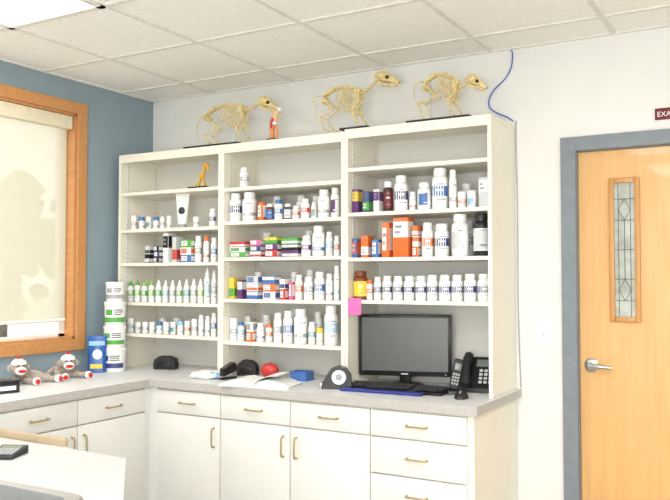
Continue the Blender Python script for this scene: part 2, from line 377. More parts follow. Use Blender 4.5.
sk = thing('sink', 'stainless steel drop-in sink in the near left foreground counter', 'sink', (1.77,-2.745,CT))
w, d, r_ = .37, .235, .04
def rrect(w, d, r, z, n=5):
    o = []
    for cx_, cy_, a0 in ((w-r,d-r,0), (-w+r,d-r,90), (-w+r,-d+r,180), (w-r,-d+r,270)):
        for k in range(n+1):
            a = rad(a0+90*k/n); o.append((cx_+r*math.cos(a), cy_+r*math.sin(a), z))
    return o
loops = [rrect(w,d,.04,.001), rrect(w-.004,d-.004,.038,.009), rrect(w-.034,d-.034,.035,.007), rrect(w-.038,d-.038,.034,-.004), rrect(w-.045,d-.045,.05,-.15), rrect(w-.09,d-.09,.05,-.17), rrect(.03,.03,.03,-.172)]
vs = []; fs = []; n_ = len(loops[0])
for L in loops: vs += L
for i in range(len(loops)-1):
    for k in range(n_): fs.append([i*n_+k, i*n_+(k+1) % n_, (i+1)*n_+(k+1) % n_, (i+1)*n_+k])
fs.append([(len(loops)-1)*n_+k for k in range(n_)])
M_sink = mat('sink_steel', (178,178,177), .38, .7, scale=70)
MB().add(vs, fs).build('basin', M_sink, sk)
MB().lathe([(0,-.168), (.035,-.168), (.038,-.17)]).build('drain', M_chrome, sk)
# calculator on island
cp = hit_z(7, 456, CT)
t = thing('calculator', 'small dark calculator on pale sink counter at left picture edge', 'calculator', (cp.x, cp.y, CT+.0004), rad(25))
t.scale = (.78,.78,.78)
MB().prism([(-.07,.0), (.07,.0), (.07,.03), (-.07,.012)], -.055, .055, 'x').build('case', M_blackm, t)
Mt = Matrix.Rotation(math.atan(.018/.14), 4, 'X')
MB().box(-.042,.042,.03,.056,.0215,.0245,.001, M=Mt).build('display', mat('lcd', (120,130,112), .3), t)
kb = MB().box(-.008,.008,-.006,.006,0,.004,.001)
for i in range(5):
    for j in range(4): 
        if i == 0 and j == 0: k0 = kb.build('key', cm('grey'), t, loc=(-.038,.012,.0235)); k0.rotation_euler = (math.atan(.018/.14),0,0)
        else:
            k = k0.copy(); COL.objects.link(k); k.parent = t; yy = .012-.018*j; k.location = (-.038+.019*i, yy, .0225+yy*.128)
# ------------------------------------------------------------------ shelving
YS = -.37
ux = [hit_y(118, 250, YS).x, hit_y(220.7, 250, YS).x, hit_y(344.3, 250, YS).x, 2.467]
utop = [2.240, 2.240, 2.252]
boards = [[2.004,1.776,1.570,1.330,1.140], [1.990,1.798,1.594,1.360,1.122], [2.048,1.816,1.583,1.366]]
ulab = ['left shelving bay', 'middle shelving bay', 'right bay, open behind the monitor']
for i in range(3):
    a, c, zt = ux[i]+.0008, ux[i+1]-.0008, utop[i]; T = .019
    yf = YS
    t = thing('shelving_unit', 'cream laminate shelving unit standing on worktop, '+ulab[i], 'shelving unit', ((a+c)/2, 0, CT), 0, 'cream shelving units')
    W = t.location.copy()
    for s0, s1 in ((a, a+T), (c-T, c)): MB().box(s0, s1, yf, -.002, CT+.0005, zt-T, .001).build('side_panel', M_shelf, t, world=W, smooth=False)
    MB().box(a, c, yf, -.002, zt-T, zt, .001).build('top_panel', M_shelf, t, world=W, smooth=False)
    MB().box(a+T, c-T, yf+.001, yf+.02, zt-T-.03, zt-T).build('fascia', M_shelf, t, world=W, smooth=False)
    MB().box(a+T, c-T, -.01, -.003, CT+.001, zt-T).build('back_panel', M_shback, t, world=W, smooth=False)
    for z in boards[i]: MB().box(a+T+.0005, c-T-.0005, yf+.004, -.011, z-.019, z, .001).build('shelf', M_shelf, t, world=W, smooth=False)
    for y in (-.31, -.06): 
        b = MB(); b.box(a+T, a+T+.0015, y-.007, y+.007, boards[i][-1]-.1, zt-.05); b.mi = 1
        zz = boards[i][-1]-.08
        while zz < zt-.07: b.box(a+T+.0015, a+T+.0018, y-.003, y+.003, zz, zz+.006); zz += .03
        b.build('shelf_standard', [M_shback, M_ink], t, world=W, smooth=False)
# ------------------------------------------------------------------ stock
ORD = ['zero','first','second','third','fourth','fifth','sixth','seventh','eighth','ninth','tenth','eleventh','twelfth','thirteenth','fourteenth','fifteenth','sixteenth','seventeenth','eighteenth','nineteenth','twentieth']
FA = rad(-58)
def bottle(kind, r, h, body, cap, lab, loc, label, cat, name):
    t = thing(name, label, cat, loc, RN.uniform(-.25,.25), {'pill_bottle':'medicine bottles on the shelves','jar':'small jars on the shelves','spray_bottle':'pointed-tip bottles on the shelves'}[name])
    if kind == 'b':
        MB().lathe([(0,0), (r*.93,0), (r,h*.02), (r,h*.70), (r*.95,h*.75), (r*.8,h*.79), (r*.66,h*.805), (r*.64,h*.835)]).build('body', cm(body), t)
        MB().lathe([(r*.64,h*.81), (r*.79,h*.812), (r*.79,h*.97), (r*.72,h), (0,h)]).build('cap', cm(cap), t); z0, z1 = .12, .64
    elif kind == 'j':
        MB().lathe([(0,0), (r*.9,0), (r*.96,h*.03), (r*.96,h*.70), (r*.9,h*.72)]).build('body', cm(body), t)
        MB().lathe([(r*.86,h*.70), (r,h*.70), (r,h*.97), (r*.94,h), (0,h)]).build('lid', cm(cap), t); z0, z1 = .12, .6
    else:
        MB().lathe([(0,0), (r*.93,0), (r,h*.02), (r,h*.66), (r*.88,h*.72), (r*.5,h*.76), (r*.48,h*.78)]).build('body', cm(body), t)
        MB().lathe([(r*.48,h*.77), (r*.68,h*.77), (r*.64,h*.86), (r*.36,h*.90), (r*.22,h), (0,h)]).build('nozzle', cm(cap), t); z0, z1 = .08, .62
    rr = r*1.012 if kind != 'j' else r*.975
    m = MB()
    m.mi = 0; m.lathe([(rr, h*z0), (rr, h*z1)], n=20)
    a0, a1 = FA-1.0, FA+1.0; dz = z1-z0; ty = RN.choice((0,0,1,2))
    if lab == 'navy' or kind == 's': ty = 0
    m.mi = 1
    if body == 'white' and lab != 'white':
        if ty == 0: m.patch(rr*1.004, -math.pi*.98, math.pi*.55, h*(z0+dz*.38), h*(z0+dz*.84), 14)
        elif ty == 1: m.patch(rr*1.004, -math.pi*.98, math.pi*.55, h*(z0+dz*.12), h*(z0+dz*.34), 14)
        else: m.patch(rr*1.004, FA-1.3, FA+.1, h*(z0+dz*.1), h*(z0+dz*.9), 10)
    elif lab != body: m.patch(rr*1.004, a0-.3, a1+.3, h*(z0+dz*.08), h*(z0+dz*.92), 10)
    m.mi = 2
    for q in (.2,.9): m.patch(rr*1.008, FA-.4, FA+RN.uniform(.2,.8), h*(z0+dz*q), h*(z0+dz*(q+.05)), 4)
    m.mi = 3; q0 = .6 if ty == 0 else .2
    m.patch(rr*1.009, FA-.45, FA+RN.uniform(.1,.5), h*(z0+dz*q0), h*(z0+dz*(q0+.1)), 4)
    lb_c = cm(lab) if lab != 'white' else cm('silver')
    m.build('label', [cm(body if body in ('white',) else ('white' if lab == 'white' else lab)), lb_c, M_ink, cm('white') if lab != 'white' else M_ink], t)
    return t
def carton(x0, x1, y0, y1, z0, z1, c1, c2, label, group='medicine cartons on the shelves', name='medicine_carton', rz=0):
    t = thing(name, label, 'box', ((x0+x1)/2, (y0+y1)/2, z0), rz, group)
    w, d, h = (x1-x0)/2, (y1-y0)/2, z1-z0
    MB().box(-w, w, -d, d, 0, h, min(.001, h*.1)).build('carton', cm(c1), t)
    m = MB(); e = .0004; st = RN.choice((0,1,2))
    if st == 0: za, zb_ = .12, .5
    elif st == 1: za, zb_ = .2, .85
    else: za, zb_ = .5, .9
    if st == 1: m.box(-w*.85, w*.25, -d-e, -d, h*za, h*zb_)
    else: m.box(-w*.96, w*.96, -d-e, -d, h*za, h*zb_)
    m.mi = 1
    for q in (.25,.6): m.box(-w*.7, w*RN.uniform(-.2,.2), -d-2*e, -d-e*.5, h*(za+(zb_-za)*q), h*(za+(zb_-za)*(q+.16)))
    m.build('printed_panel', [cm(c2), M_ink if c1 in ('white','yellow','silver') or c2 in ('white','yellow') else cm('white')], t, smooth=False)
    m = MB(); m.box(w, w+e, -d*.9, d*.9, h*za, h*zb_); m.build('side_panel_print', cm(c2), t, smooth=False)
    return t
BAY = ['left bay', 'middle bay', 'right bay']
def row(bay, si, items, y0=-.305, back=False):
    zb = boards[bay][si]; zmax = (boards[bay][si-1] if si else utop[bay]-.03)-.019-.008
    lo, hi = ux[bay]+.024, ux[bay+1]-.024
    tail = f', {ORD[si+1]} shelf down, {BAY[bay]}'
    items = sorted(items, key=lambda t: t[1]+t[2])
    for n, it in enumerate(items, 1):
        k, p0, p1, pt, st = it[:5]; yy = y0+RN.uniform(-.006,.006)
        pc = (p0+p1)/2; where = (f', back row, {ORD[n]} from left' if back else f', {ORD[n]} from left')+tail
        c = hit_y(pc, 250, yy); m = pxm(c); zt = min(hit_y(pc, pt, yy).z, zmax)
        if k in 'bjs':
            body, cap, lab = st.split('/'); r = min((p1-p0)/2*m*1.03, .064); h = zt-zb
            x = min(max(c.x, lo+r), hi-r)
            nm = {'b':'pill_bottle','j':'jar','s':'spray_bottle'}[k]; nn = {'b':'bottle','j':'jar','s':'pointed-tip bottle'}[k]
            if back: look = 'plain '+body+' '+nn.split()[-1]
            elif cap != body: look = f'{body} {nn} with {cap} {"lid" if k=="j" else "cap" if k=="b" else "tip"}'
            else: look = f'{"large " if h>.13 else "small " if h<.075 else ""}{body} {nn}'+(f' with {lab} label' if lab != body else '')
            bottle(k, r, h, body, cap, lab, (x, yy, zb+.0004), look+where, {'b':'bottle','j':'jar','s':'bottle'}[k], nm)
        elif k in 'xk':
            d = .07; yfr = yy-.03
            xa = max(hit_y(p0, 250, yfr).x, lo+.001); xb = min(hit_y(p1-3, 250, yfr).x, hi-.001)
            if xb-xa < .012: xb = xa+.012
            if k == 'x':
                c1, c2 = st.split('/'); carton(xa, xb, yfr, yfr+d, zb+.0004, zt, c1, c2, f'{c1} carton with {c2} print'+where)
            else:
                hh = (zt-zb)/len(st)
                for q, s2 in enumerate(st):
                    c1, c2 = s2.split('/'); pos = 'bottom' if q == 0 else 'top' if q == len(st)-1 else 'middle'
                    jx = RN.uniform(-.003,.003)
                    carton(xa+.003+jx, xb-.003+jx, yfr+.002, yfr+d-.002, zb+.0004+q*hh, zb+(q+1)*hh-.0004, c1, c2, f'{c1} carton, {pos} of stack'+where)
W_='white/white/'
row(0, 1, [('j',131,137,216,W_+'grey'),('j',138.5,144.5,217,'white/blue/blue'),('j',146,151.5,217,W_+'teal'),('j',153,158.5,217,'white/blue/blue'),('j',160,165,217,W_+'grey'),('j',166.5,171.5,216,W_+'green'),
    ('j',193,199,217,W_+'grey'),('b',209,216,209,W_+'navy')])
row(0, 2, [('k',144,152,246,['black/white','silver/black']),('k',153,162,246,['black/silver','navy/white','black/white']),('x',163,171,233,'white/black'),('x',172,179,237,'silver/red'),('k',180,194,240,['blue/white','white/orange','green/white']),('b',195,202,236,W_+'grey'),('b',203.5,209.5,236,'white/orange/orange'),('b',211,217,238,W_+'blue')])
row(0, 3, [('s',127.5,134,281,'white/green/green'),('s',135,141,280,'white/green/lime'),('s',142,148,281,'white/lime/green'),('s',149,155,280,'white/lime/lime'),('s',156,162,280,'white/white/green'),('s',163,169,280,W_+'skyblue'),
    ('s',170,176,280,W_+'grey'),('s',177,183,280,W_+'green'),('s',184,190,279,W_+'teal'),('s',191,197,279,W_+'grey'),('s',198,204,279,W_+'lime'),('s',204.5,210.5,268,W_+'skyblue'),('s',211.5,217,270,W_+'grey')])
row(0, 4, [('j',128,135,318,W_+'skyblue'),('j',136,142,322,W_+'grey'),('j',143,149,322,W_+'grey'),('j',150,156,322,W_+'teal'),('j',157,163,322,'white/blue/skyblue'),('j',164,170,322,W_+'grey'),('j',171,177,322,W_+'teal'),('j',178,184,321,'white/skyblue/skyblue'),
    ('j',185,191,321,W_+'orange'),('j',192,198,319,W_+'grey'),('b',199,204.5,315,W_+'skyblue'),('b',205.5,210.5,316,W_+'grey'),('b',211.5,217,313,W_+'blue')])
row(1, 0, [('b',239.5,248.5,168,W_+'grey')])
row(1, 1, [('b',229.5,241.5,193,W_+'navy'),('b',242.5,256.5,189,W_+'grey'),('x',257.5,265.5,203,'orange/white'),('b',266,273.5,204,'amber/white/blue'),('b',274.5,283,200,'white/blue/blue'),('b',284,291.5,204,'navy/white/white'),('b',292.5,300,206,W_+'orange'),
    ('b',301,310,199,W_+'red'),('b',311,317,203,W_+'grey'),('b',318,330,190,W_+'grey'),('b',331,339.5,188,W_+'purple')])
row(1, 2, [('k',229,248,242,['green/white','white/green','red/white']),('k',249,263,240,['white/red','navy/white','pink/white']),('k',264,280,237,['red/white','purple/white','green/yellow','white/purple'][:3]),('k',281,301,238,['purple/white','black/white','green/white']),
    ('b',301.5,311.5,236,'white/white/purple'),('b',312.5,325,226,W_+'blue'),('b',326,333,232,W_+'skyblue'),('b',334,339.5,236,W_+'red')])
row(1, 3, [('x',229,237,278,'yellow/green'),('x',237.5,245,280,'purple/white'),('k',246,261,276,['blue/white','white/orange','silver/blue']),('k',262,278,276,['white/blue','orange/white','blue/white']),('k',279,288,279,['red/white','white/navy']),
    ('x',289,295,282,'pink/white'),('b',295.5,303,275,W_+'orange'),('b',304,313.5,277,W_+'grey'),('b',314.5,325,272,W_+'blue'),('b',326,333,274,W_+'grey'),('b',334,339.5,266,W_+'skyblue')])
row(1, 4, [('j',229,237,318,W_+'grey'),('b',238,245,322,'white/blue/skyblue'),('k',246,256,322,['orange/white','white/grey']),('b',257,265,323,W_+'blue'),('b',266,273,324,'white/orange/orange'),('b',274,282.5,313,W_+'grey'),('b',283.5,293.5,311,W_+'blue'),
    ('b',294.5,307.5,309,W_+'grey'),('b',308.5,315.5,322,W_+'teal'),('j',316.5,323.5,328,'white/yellow/yellow'),('b',324.5,337.5,303,W_+'skyblue')])
row(2, 1, [('x',350.5,361,190,'purple/yellow'),('x',362.5,372,192,'navy/green'),('x',373.5,382,190,'white/purple'),('b',383.5,393,182,'brown/white/maroon'),('b',394.5,408,176,W_+'navy'),('b',409.5,416.5,192,W_+'red'),('b',418,431,183,W_+'blue'),
    ('b',432.5,448,167,W_+'blue'),('b',449.5,457,170,W_+'grey'),('j',458,466.5,192,W_+'orange'),('j',467.5,477,191,W_+'skyblue'),('x',479,491,178,'silver/white')])
row(2, 2, [('x',350,359.5,239,'blue/orange'),('x',361,371,236,'orange/white'),('x',372,381,240,'blue/white'),('x',382,392,223,'orange/white'),('x',393,411,218,'orange/white'),('k',411.5,421,226,['orange/white','white/orange','orange/white']),('b',422,433.5,223,W_+'orange'),('b',435,449,224,W_+'navy'),
    ('b',452,468.5,212,W_+'silver'),('b',474,489,209,'black/black/white')])
row(2, 3, [('b',351,365,271,'amber/amber/yellow'),('b',366.5,373,280,'white/orange/orange'),('b',374,381.5,277,W_+'navy')]+[('b',a_,a_+w_,t_,W_+'navy') for a_,w_,t_ in ((382.5,9.5,276),(393,10,276),(404,10.5,276),(415.5,10.5,276),(427,11,275),(439,11.5,275),(451.5,11.5,275),(464,12,274),(477.5,12,274))])
for bay, si, its in ((0,4,[('j',160,167,318),('j',174,181,318)]),
    (1,1,[('b',272,282,197),('b',296,306,196),('b',312,320,196)]), (1,2,[('b',262,272,233),('b',304,314,231)]), (1,3,[('b',254,263,272),('b',290,298,272),('b',306,314,270)]),
    (1,4,[('b',244,252,316),('b',262,271,315),('b',290,299,309),('b',314,322,312)]), (2,1,[('b',402,412,186),('b',422,433,184),('b',462,472,184)]), (2,2,[('b',430,442,226),('b',462,474,220)]), (2,3,[('b',a_,a_+8,277) for a_ in (382,396,410,424,438,452)])):
    row(bay, si, [q+(W_+'grey',) for q in its], y0=-.19, back=True)
# squeeze tube on left bay, second shelf
c = hit_y(182.5, 226, -.30); zb = boards[0][1]; ztp = hit_y(182.5, 194, -.30).z
t = thing('squeeze_tube', 'wide white squeeze tube standing on dark cap, second shelf down, left bay', 'tube', (c.x, -.30, zb+.0005), rad(22))
w = .043; h = ztp-zb; vs = []; fs = []; NB = 14
for i in range(9):
    f = i/8; a_ = .028+(w-.028)*f; d_ = .026*(1-f)**.8+.0012
    for k in range(NB): an = 2*math.pi*k/NB; vs.append((a_*math.cos(an), d_*math.sin(an), .022+f*(h-.022)))
for i in range(8):
    for k in range(NB): fs.append([i*NB+k, i*NB+(k+1) % NB, (i+1)*NB+(k+1) % NB, (i+1)*NB+k])
fs.append(list(range(NB))); fs.append([8*NB+k for k in range(NB)])
MB().add(vs, fs).build('tube_body', cm('white'), t)
MB().lathe([(0,0),(.027,0),(.027,.018),(.024,.0215),(0,.0215)]).build('cap', cm('grey'), t)
m = MB(); m.ell((0,-.016,h*.5), .02,.008,.024); m.build('picture_print', cm('black'), t)
# ------------------------------------------------------------------ skeletons
def skeleton(name_label, cat, y0, ztop, spine, neck, skull, snout, tail, hind, fore, board, ribdrop):
    zb = ztop+.012
    P = lambda p, dy=0: hit_y(p[0], p[1], y0)+Vector((0,dy,0))
    u = pxm(P(spine[2]))
    c0 = P(((board[0]+board[1])/2, 120)); W = Vector((c0.x, y0, ztop))
    t = thing('animal_skeleton', name_label, cat, W, 0, 'small animal skeletons on top of the shelving')
    xa, xb = hit_y(board[0], 120, y0).x, hit_y(board[1], 120, y0).x
    MB().box(xa, xb, y0-.080, y0+.075, ztop+.0004, zb, .003).build('base_board', M_black, t, world=W)
    r = .0053
    sp = [P(p) for p in spine]
    def resample(pts, n):
        out = []; L = [0]
        for a_, b_ in zip(pts, pts[1:]): L.append(L[-1]+(b_-a_).length)
        for i in range(n):
            s_ = L[-1]*i/(n-1); k = 0
            while k < len(pts)-2 and L[k+1] < s_: k += 1
            f = (s_-L[k])/max(1e-9, L[k+1]-L[k]); 
            p_1 = pts[max(k-1,0)]; p2 = pts[min(k+2,len(pts)-1)]; a_, b_ = pts[k], pts[k+1]
            out.append(.5*((2*a_)+(b_-p_1)*f+(2*p_1-5*a_+4*b_-p2)*f*f+(3*a_-p_1-3*b_+p2)*f**3))
        return out
    sr = resample(sp, 24)
    m = MB(); m.tube(sr, r*.85, 6)
    for i, p in enumerate(sr):
        m.ell(p, r*1.15, r*1.7, r*1.4, u=8, v=6)
        m.tube([p, p+Vector((-.005 if i > 9 else .005, 0, .020 if i > 11 else .015))], [r*.8, r*.42], 5)
        if i < 11: 
            for s_ in (-1,1): m.tube([p, p+Vector((.003, s_*.015, -.005))], [r*.6, r*.35], 5)
    m.build('spine', M_bone, t, world=W)
    nk = resample([sp[-1]]+[P(p) for p in neck]+[P(skull)+Vector((-.02,0,0))], 9); m = MB(); m.tube(nk, r*.9, 6)
    for p in nk[1:]:
        m.ell(p, r*1.5, r*2.2, r*1.4, u=8, v=6); m.tube([p, p+Vector((-.003,0,.011))], [r*.7,r*.4], 5)
    m.build('neck', M_bone, t, world=W)
    tl = resample([sp[0]]+[P(p) for p in tail], 14); m = MB(); m.tube(tl, [r*.8*(1-i/18) for i in range(14)], 6)
    for i, p in enumerate(tl): m.ell(p, r*1.25*(1-i/18), u=7, v=5)
    m.build('tail', M_bone, t, world=W)
    m = MB(); stern = []; n0 = 10; NR = 13
    for k in range(NR):
        p = sr[n0+k]; f = k/(NR-1); drop = ribdrop*u*(.84+.22*math.sin(f*2.6)); wd = .027*(1-.35*f)
        low = p+Vector((.004-.03*(1-f), 0, -drop)); stern.append(low)
        for s_ in (-1,1):
            pts = [p, p+Vector((-.007,s_*wd*.8,-drop*.10)), p+Vector((-.018,s_*wd*1.05,-drop*.4)), p+Vector((-.02,s_*wd*.85,-drop*.72)), low]
            m.tube(pts, [r*.38,r*.44,r*.42,r*.38,r*.32], 5)
    m.tube(stern[3:], r*.7, 6)
    m.build('ribcage', M_bone, t, world=W)
    m = MB(); hp_ = P(hind[0])
    for s_ in (-1,1):
        m.tube([sp[1]+Vector((.008,s_*.006,.012)), sp[0]+Vector((0,s_*.014,.006)), hp_+Vector((-.002,s_*.018,0)), hp_+Vector((-.028,s_*.016,-.008))], [r*2.2,r*1.3,r*1.7,r*1.1], 7)
        m.tube([hp_+Vector((-.028,s_*.016,-.008)), hp_+Vector((-.006,0,-.022)), hp_+Vector((0,s_*.018,0))], [r*.8,r*.9,r*.8], 6)
    m.build('pelvis', M_bone, t, world=W)
    for s_ in (-1,1):
        sh_ = P(fore[0], s_*.024); top = sr[19]+Vector((.002, s_*.016, .008))
        m = MB(); n1 = Vector((.018,0,.006))
        m.add([top-n1, top+n1, sh_+Vector((.004,0,0)), sh_-Vector((.004,0,0)), top-n1+Vector((0,s_*.003,0)), top+n1+Vector((0,s_*.003,0)), sh_+Vector((.004,s_*.003,0)), sh_+Vector((-.004,s_*.003,0))],
              [[0,1,2,3],[4,5,6,7],[0,1,5,4],[1,2,6,5],[2,3,7,6],[3,0,4,7]])
        m.tube([top+Vector((0,s_*.004,0)), sh_+Vector((0,s_*.004,0))], r*.5, 5)
        m.build('shoulder_blade', M_bone, t, world=W)
    def foot(p, s_, m):
        for a_ in (-.5, -.17, .17, .5):
            e = p+Vector((.026, a_*.022, 0)); q = Vector((e.x, e.y, zb+r*.5))
            m.tube([p, p.lerp(q,.55)+Vector((0,0,.003)), q], [r*.65,r*.55,r*.42], 5)
    for (L, off, nm) in ((hind,.022,'hind_leg'), (fore,.026,'front_leg')):
        for s_ in (-1,1):
            dxs = Vector((.028 if s_ > 0 else 0, 0, 0))
            q = [P(p, s_*off) for p in L]; q = [q[0], q[1]+dxs*.4, q[2]+dxs*.8, q[3]+dxs]
            q[3] = Vector((q[3].x, q[3].y, zb+.013))
            m = MB(); m.bone(q[0], q[1], r*1.05)
            m.bone(q[1], q[2], r*.82); m.bone(q[1]+Vector((-.008,0,0)), q[2]+Vector((-.004,s_*.003,0)), r*.42)
            m.bone(q[2], q[3], r*.8)
            if nm == 'hind_leg': m.tube([q[2], q[2]+Vector((-.017,0,.010))], [r*1.0,r*.8], 6)
            foot(q[3], s_, m)
            m.build(nm, M_bone, t, world=W)
    sc, sn = P(skull), P(snout); d = (sn-sc); Ls = d.length*1.12; d.normalize(); upv = Vector((0,1,0)).cross(d)*-1
    if upv.z < 0: upv = -upv
    Rm = Matrix((d, Vector((0,1,0)), upv)).transposed().to_4x4(); Rm = Matrix.Translation(sc) @ Rm
    m = MB(); L = Ls
    m.ell((-.08*L,0,.05*L), L*.48, L*.32, L*.32, M=Rm, u=18, v=12)
    m.tube([(.12*L,0,.05*L),(.42*L,0,.02*L),(.75*L,0,-.04*L),(1.0*L,0,-.07*L)], [L*.26,L*.19,L*.145,L*.105], 12, M=Rm)
    for s_ in (-1,1): m.tube([(-.2*L,s_*.30*L,-.1*L),(.1*L,s_*.43*L,-.14*L),(.4*L,s_*.32*L,-.10*L),(.58*L,s_*.15*L,-.08*L)], [L*.05]*4, 6, M=Rm)
    m.tube([(-.5*L,0,.10*L),(-.1*L,0,.38*L)], L*.04, 6, M=Rm)
    m.ell((-.52*L,0,-.05*L), L*.10, L*.14, L*.10, M=Rm)
    m.mi = 1
    for s_ in (-1,1): m.ell((.27*L,s_*.20*L,.06*L), L*.13, L*.09, L*.11, M=Rm)
    m.ell((1.0*L,0,-.05*L), L*.05, L*.07, L*.05, M=Rm)
    m.mi = 0
    for k in range(5):
        for s_ in (-1,1): m.lathe([(L*.03,0),(0,-L*.09 if k != 4 else -L*.17)], c=((.50+.1*k)*L, s_*.09*L, -.12*L), n=6, M=Rm)
    sk_ = m.build('skull', [M_bone, M_boneshade], t, world=W)
    m = MB()
    for s_ in (-1,1): m.tube([(-.10*L,s_*.25*L,-.08*L),(-.14*L,s_*.24*L,-.30*L),(.3*L,s_*.16*L,-.36*L),(.90*L,s_*.04*L,-.27*L)], [L*.05,L*.08,L*.07,L*.05], 7, M=Rm)
    m.build('jaw', M_bone, sk_, world=W)
    for p in (sr[3], sr[15]):
        MB().tube([(p.x,p.y,zb-.001),(p.x,p.y,p.z)], .0024, 6).build('support_rod', M_chrome, t, world=W)
    return t
skeleton('ivory animal skeleton on left end of shelving, above the left bay', 'skeleton', -.285, utop[1], [(207,116),(214,110),(224,106),(234,106),(243,108),(248,110)], [(254,107),(259,104)], (266,102.5), (277,107),
    [(202,117),(198,123),(197,133),(199,141)], [(209,118),(218,129),(208,137),(213,146)], [(245,118),(239,128),(242,137),(245,145)], (192,246), 20)
skeleton('ivory animal skeleton with raised head, second of three above the shelving', 'skeleton', -.285, utop[2], [(325,97),(333,91),(343,88),(353,89),(360,92),(364,94)], [(370,88),(376,82)], (384,78), (398,81),
    [(318,96),(314,100),(316,110),(317,119)], [(327,101),(335,110),(322,119),(327,129)], [(361,101),(354,110),(358,119),(361,127)], (346.5,374), 23)
skeleton('ivory animal skeleton with arched back, rightmost above the shelving', 'skeleton', -.285, utop[2], [(427,83),(434,77),(443,75),(451,78),(457,83),(460,87)], [(465,85),(469,82)], (474,81), (486,86.5),
    [(420,82),(415,87),(414,96),(417,104)], [(428,87),(437,97),(420,104),(425,116)], [(457,93),(449,101),(453,109),(456,115)], (412,475), 20)
# coloured joint model
c = hit_y(274, 138, -.30); W = Vector((c.x,-.30,utop[1]+.0004))
t = thing('joint_model', 'orange bone joint model with white and red parts, beside leftmost skeleton', 'anatomical model', W)
MB().lathe([(0,0),(.05,0),(.05,.008),(.042,.013),(0,.013)]).build('base', M_black, t)
M_ob = mat('orange_bone', (230,150,96), .5); M_pb = mat('peach_bone', (240,192,150), .5)
MB().tube([(-.012,0,.012),(-.014,0,.04),(-.012,0,.07),(-.004,0,.095)], [.020,.013,.014,.024], 10).build('lower_bone', M_ob, t)
MB().tube([(.004,0,.105),(.006,0,.13),(.010,0,.152),(.024,0,.172)], [.024,.014,.015,.022], 10).build('upper_bone', M_pb, t)
MB().tube([(.022,-.004,.014),(.024,-.004,.05),(.02,-.004,.085)], [.010,.007,.009], 9).build('side_bone', M_ob, t)
MB().ell((.0,-.004,.101), .028,.024,.014).build('cartilage', cm('white'), t)
MB().ell((.036,-.003,.178), .016,.015,.014).build('ball_head', cm('white'), t)
m = MB(); m.tube([(-.004,-.025,.072),(.0,-.030,.10),(.006,-.024,.128)], [.007,.008,.007], 7); m.build('ligament', cm('red'), t)
# yellow bone model, left bay first shelf
c = hit_y(202, 180, -.29); zb = boards[0][0]
t = thing('bone_model', 'small yellow bone model on black base, first shelf down, left bay', 'anatomical model', (c.x,-.29,zb+.0004))
MB().box(-.075,.055,-.045,.045,0,.013,.002).build('base', M_black, t)
gold = mat('yellow_bone', (222,172,58), .5)
MB().bone((-.034,0,.016),(-.002,0,.075),.010).build('leg_bone', gold, t); 
MB().bone((.0,0,.078),(.028,0,.138),.011).build('thigh_bone', gold, t)
MB().bone((.024,0,.014),(.006,0,.072),.008).build('thin_bone', gold, t)
m = MB(); m.ell((.0,-.004,.077), .018,.016,.014); m.build('joint', gold, t)
m = MB(); m.ell((.03,0,.14), .022,.015,.014); m.tube([(.03,0,.14),(.045,0,.125),(.05,0,.11)], [.010,.008,.006]); m.build('hip_bone', gold, t)
# ------------------------------------------------------------------ left counter things
def tub(z, r, h, lab, label):
    t = thing('tub', label, 'tub', (.145,-.47,z), RN.uniform(-.2,.2), 'stacked white tubs beside the shelving')
    MB().lathe([(0,0),(r*.88,0),(r*.9,.004),(r*.96,h*.86),(r*.96,h*.88)], n=28).build('tub_body', cm('white'), t)
    MB().lathe([(r*.9,h*.86),(r,h*.86),(r,h*.97),(r*.97,h),(r*.9,h*.985),(0,h*.985)], n=28).build('lid', cm('white'), t)
    m = MB(); m.patch(r*.957, FA-1.2, FA+1.2, h*.14, h*.74, 14); m.mi = 1; m.patch(r*.962, FA-1.2, FA+1.2, h*.16, h*.36, 12); m.patch(r*.963, FA-.9, FA-.2, h*.45, h*.68, 8); m.mi = 2
    for q in (.47,.56,.64): m.patch(r*.964, FA-.05, FA+RN.uniform(.5,.9), h*q, h*(q+.04), 8)
    m.build('label', [cm('white'), cm(lab), M_blackm], t)
zz = CT+.0005
for (r, h, lab, lb) in ((.070,.142,'navy','bottom white plastic tub in stack beside the shelving'), (.068,.128,'green','second from bottom white tub in stack beside the shelving'), (.066,.146,'green','third from bottom white tub in stack beside the shelving'), (.058,.118,'grey','smaller topmost white tub in stack beside the shelving')):
    tub(zz, r, h, lab, lb); zz += h
p = hit_x(97, 350, .11)
t = thing('treat_bag', 'bright blue printed bag standing on counter beside white tubs', 'bag', (.11, p.y, CT+.0005), rad(40))
h = .215; w = .055; vs = []; fs = []
for i in range(8):
    f = i/7; th = .03*(1-f)**.8+.0015
    for (a_, s_) in ((-1,0),(-.7,-.9),(0,-1.1),(.7,-.9),(1,0),(.7,.9),(0,1.1),(-.7,.9)): vs.append((a_*w*(1-.05*math.sin(f*3)), s_*th, f*h))
for i in range(7):
    for k in range(8): fs.append([i*8+k, i*8+(k+1) % 8, (i+1)*8+(k+1) % 8, (i+1)*8+k])
fs.append(list(range(8))); fs.append([56+k for k in range(8)])
MB().add(vs, fs).build('bag_body', mat('blue_film', (36,92,168), .3), t)
MB().box(-.035,.035,-.0335,-.029,h*.12,h*.24).build('yellow_panel', cm('yellow'), t)
MB().ell((.005,-.024,h*.5), .028,.004,.03).build('white_emblem', cm('white'), t)
MB().box(-.045,.045,-.0165,-.011,h*.74,h*.86).build('top_band', cm('skyblue'), t)
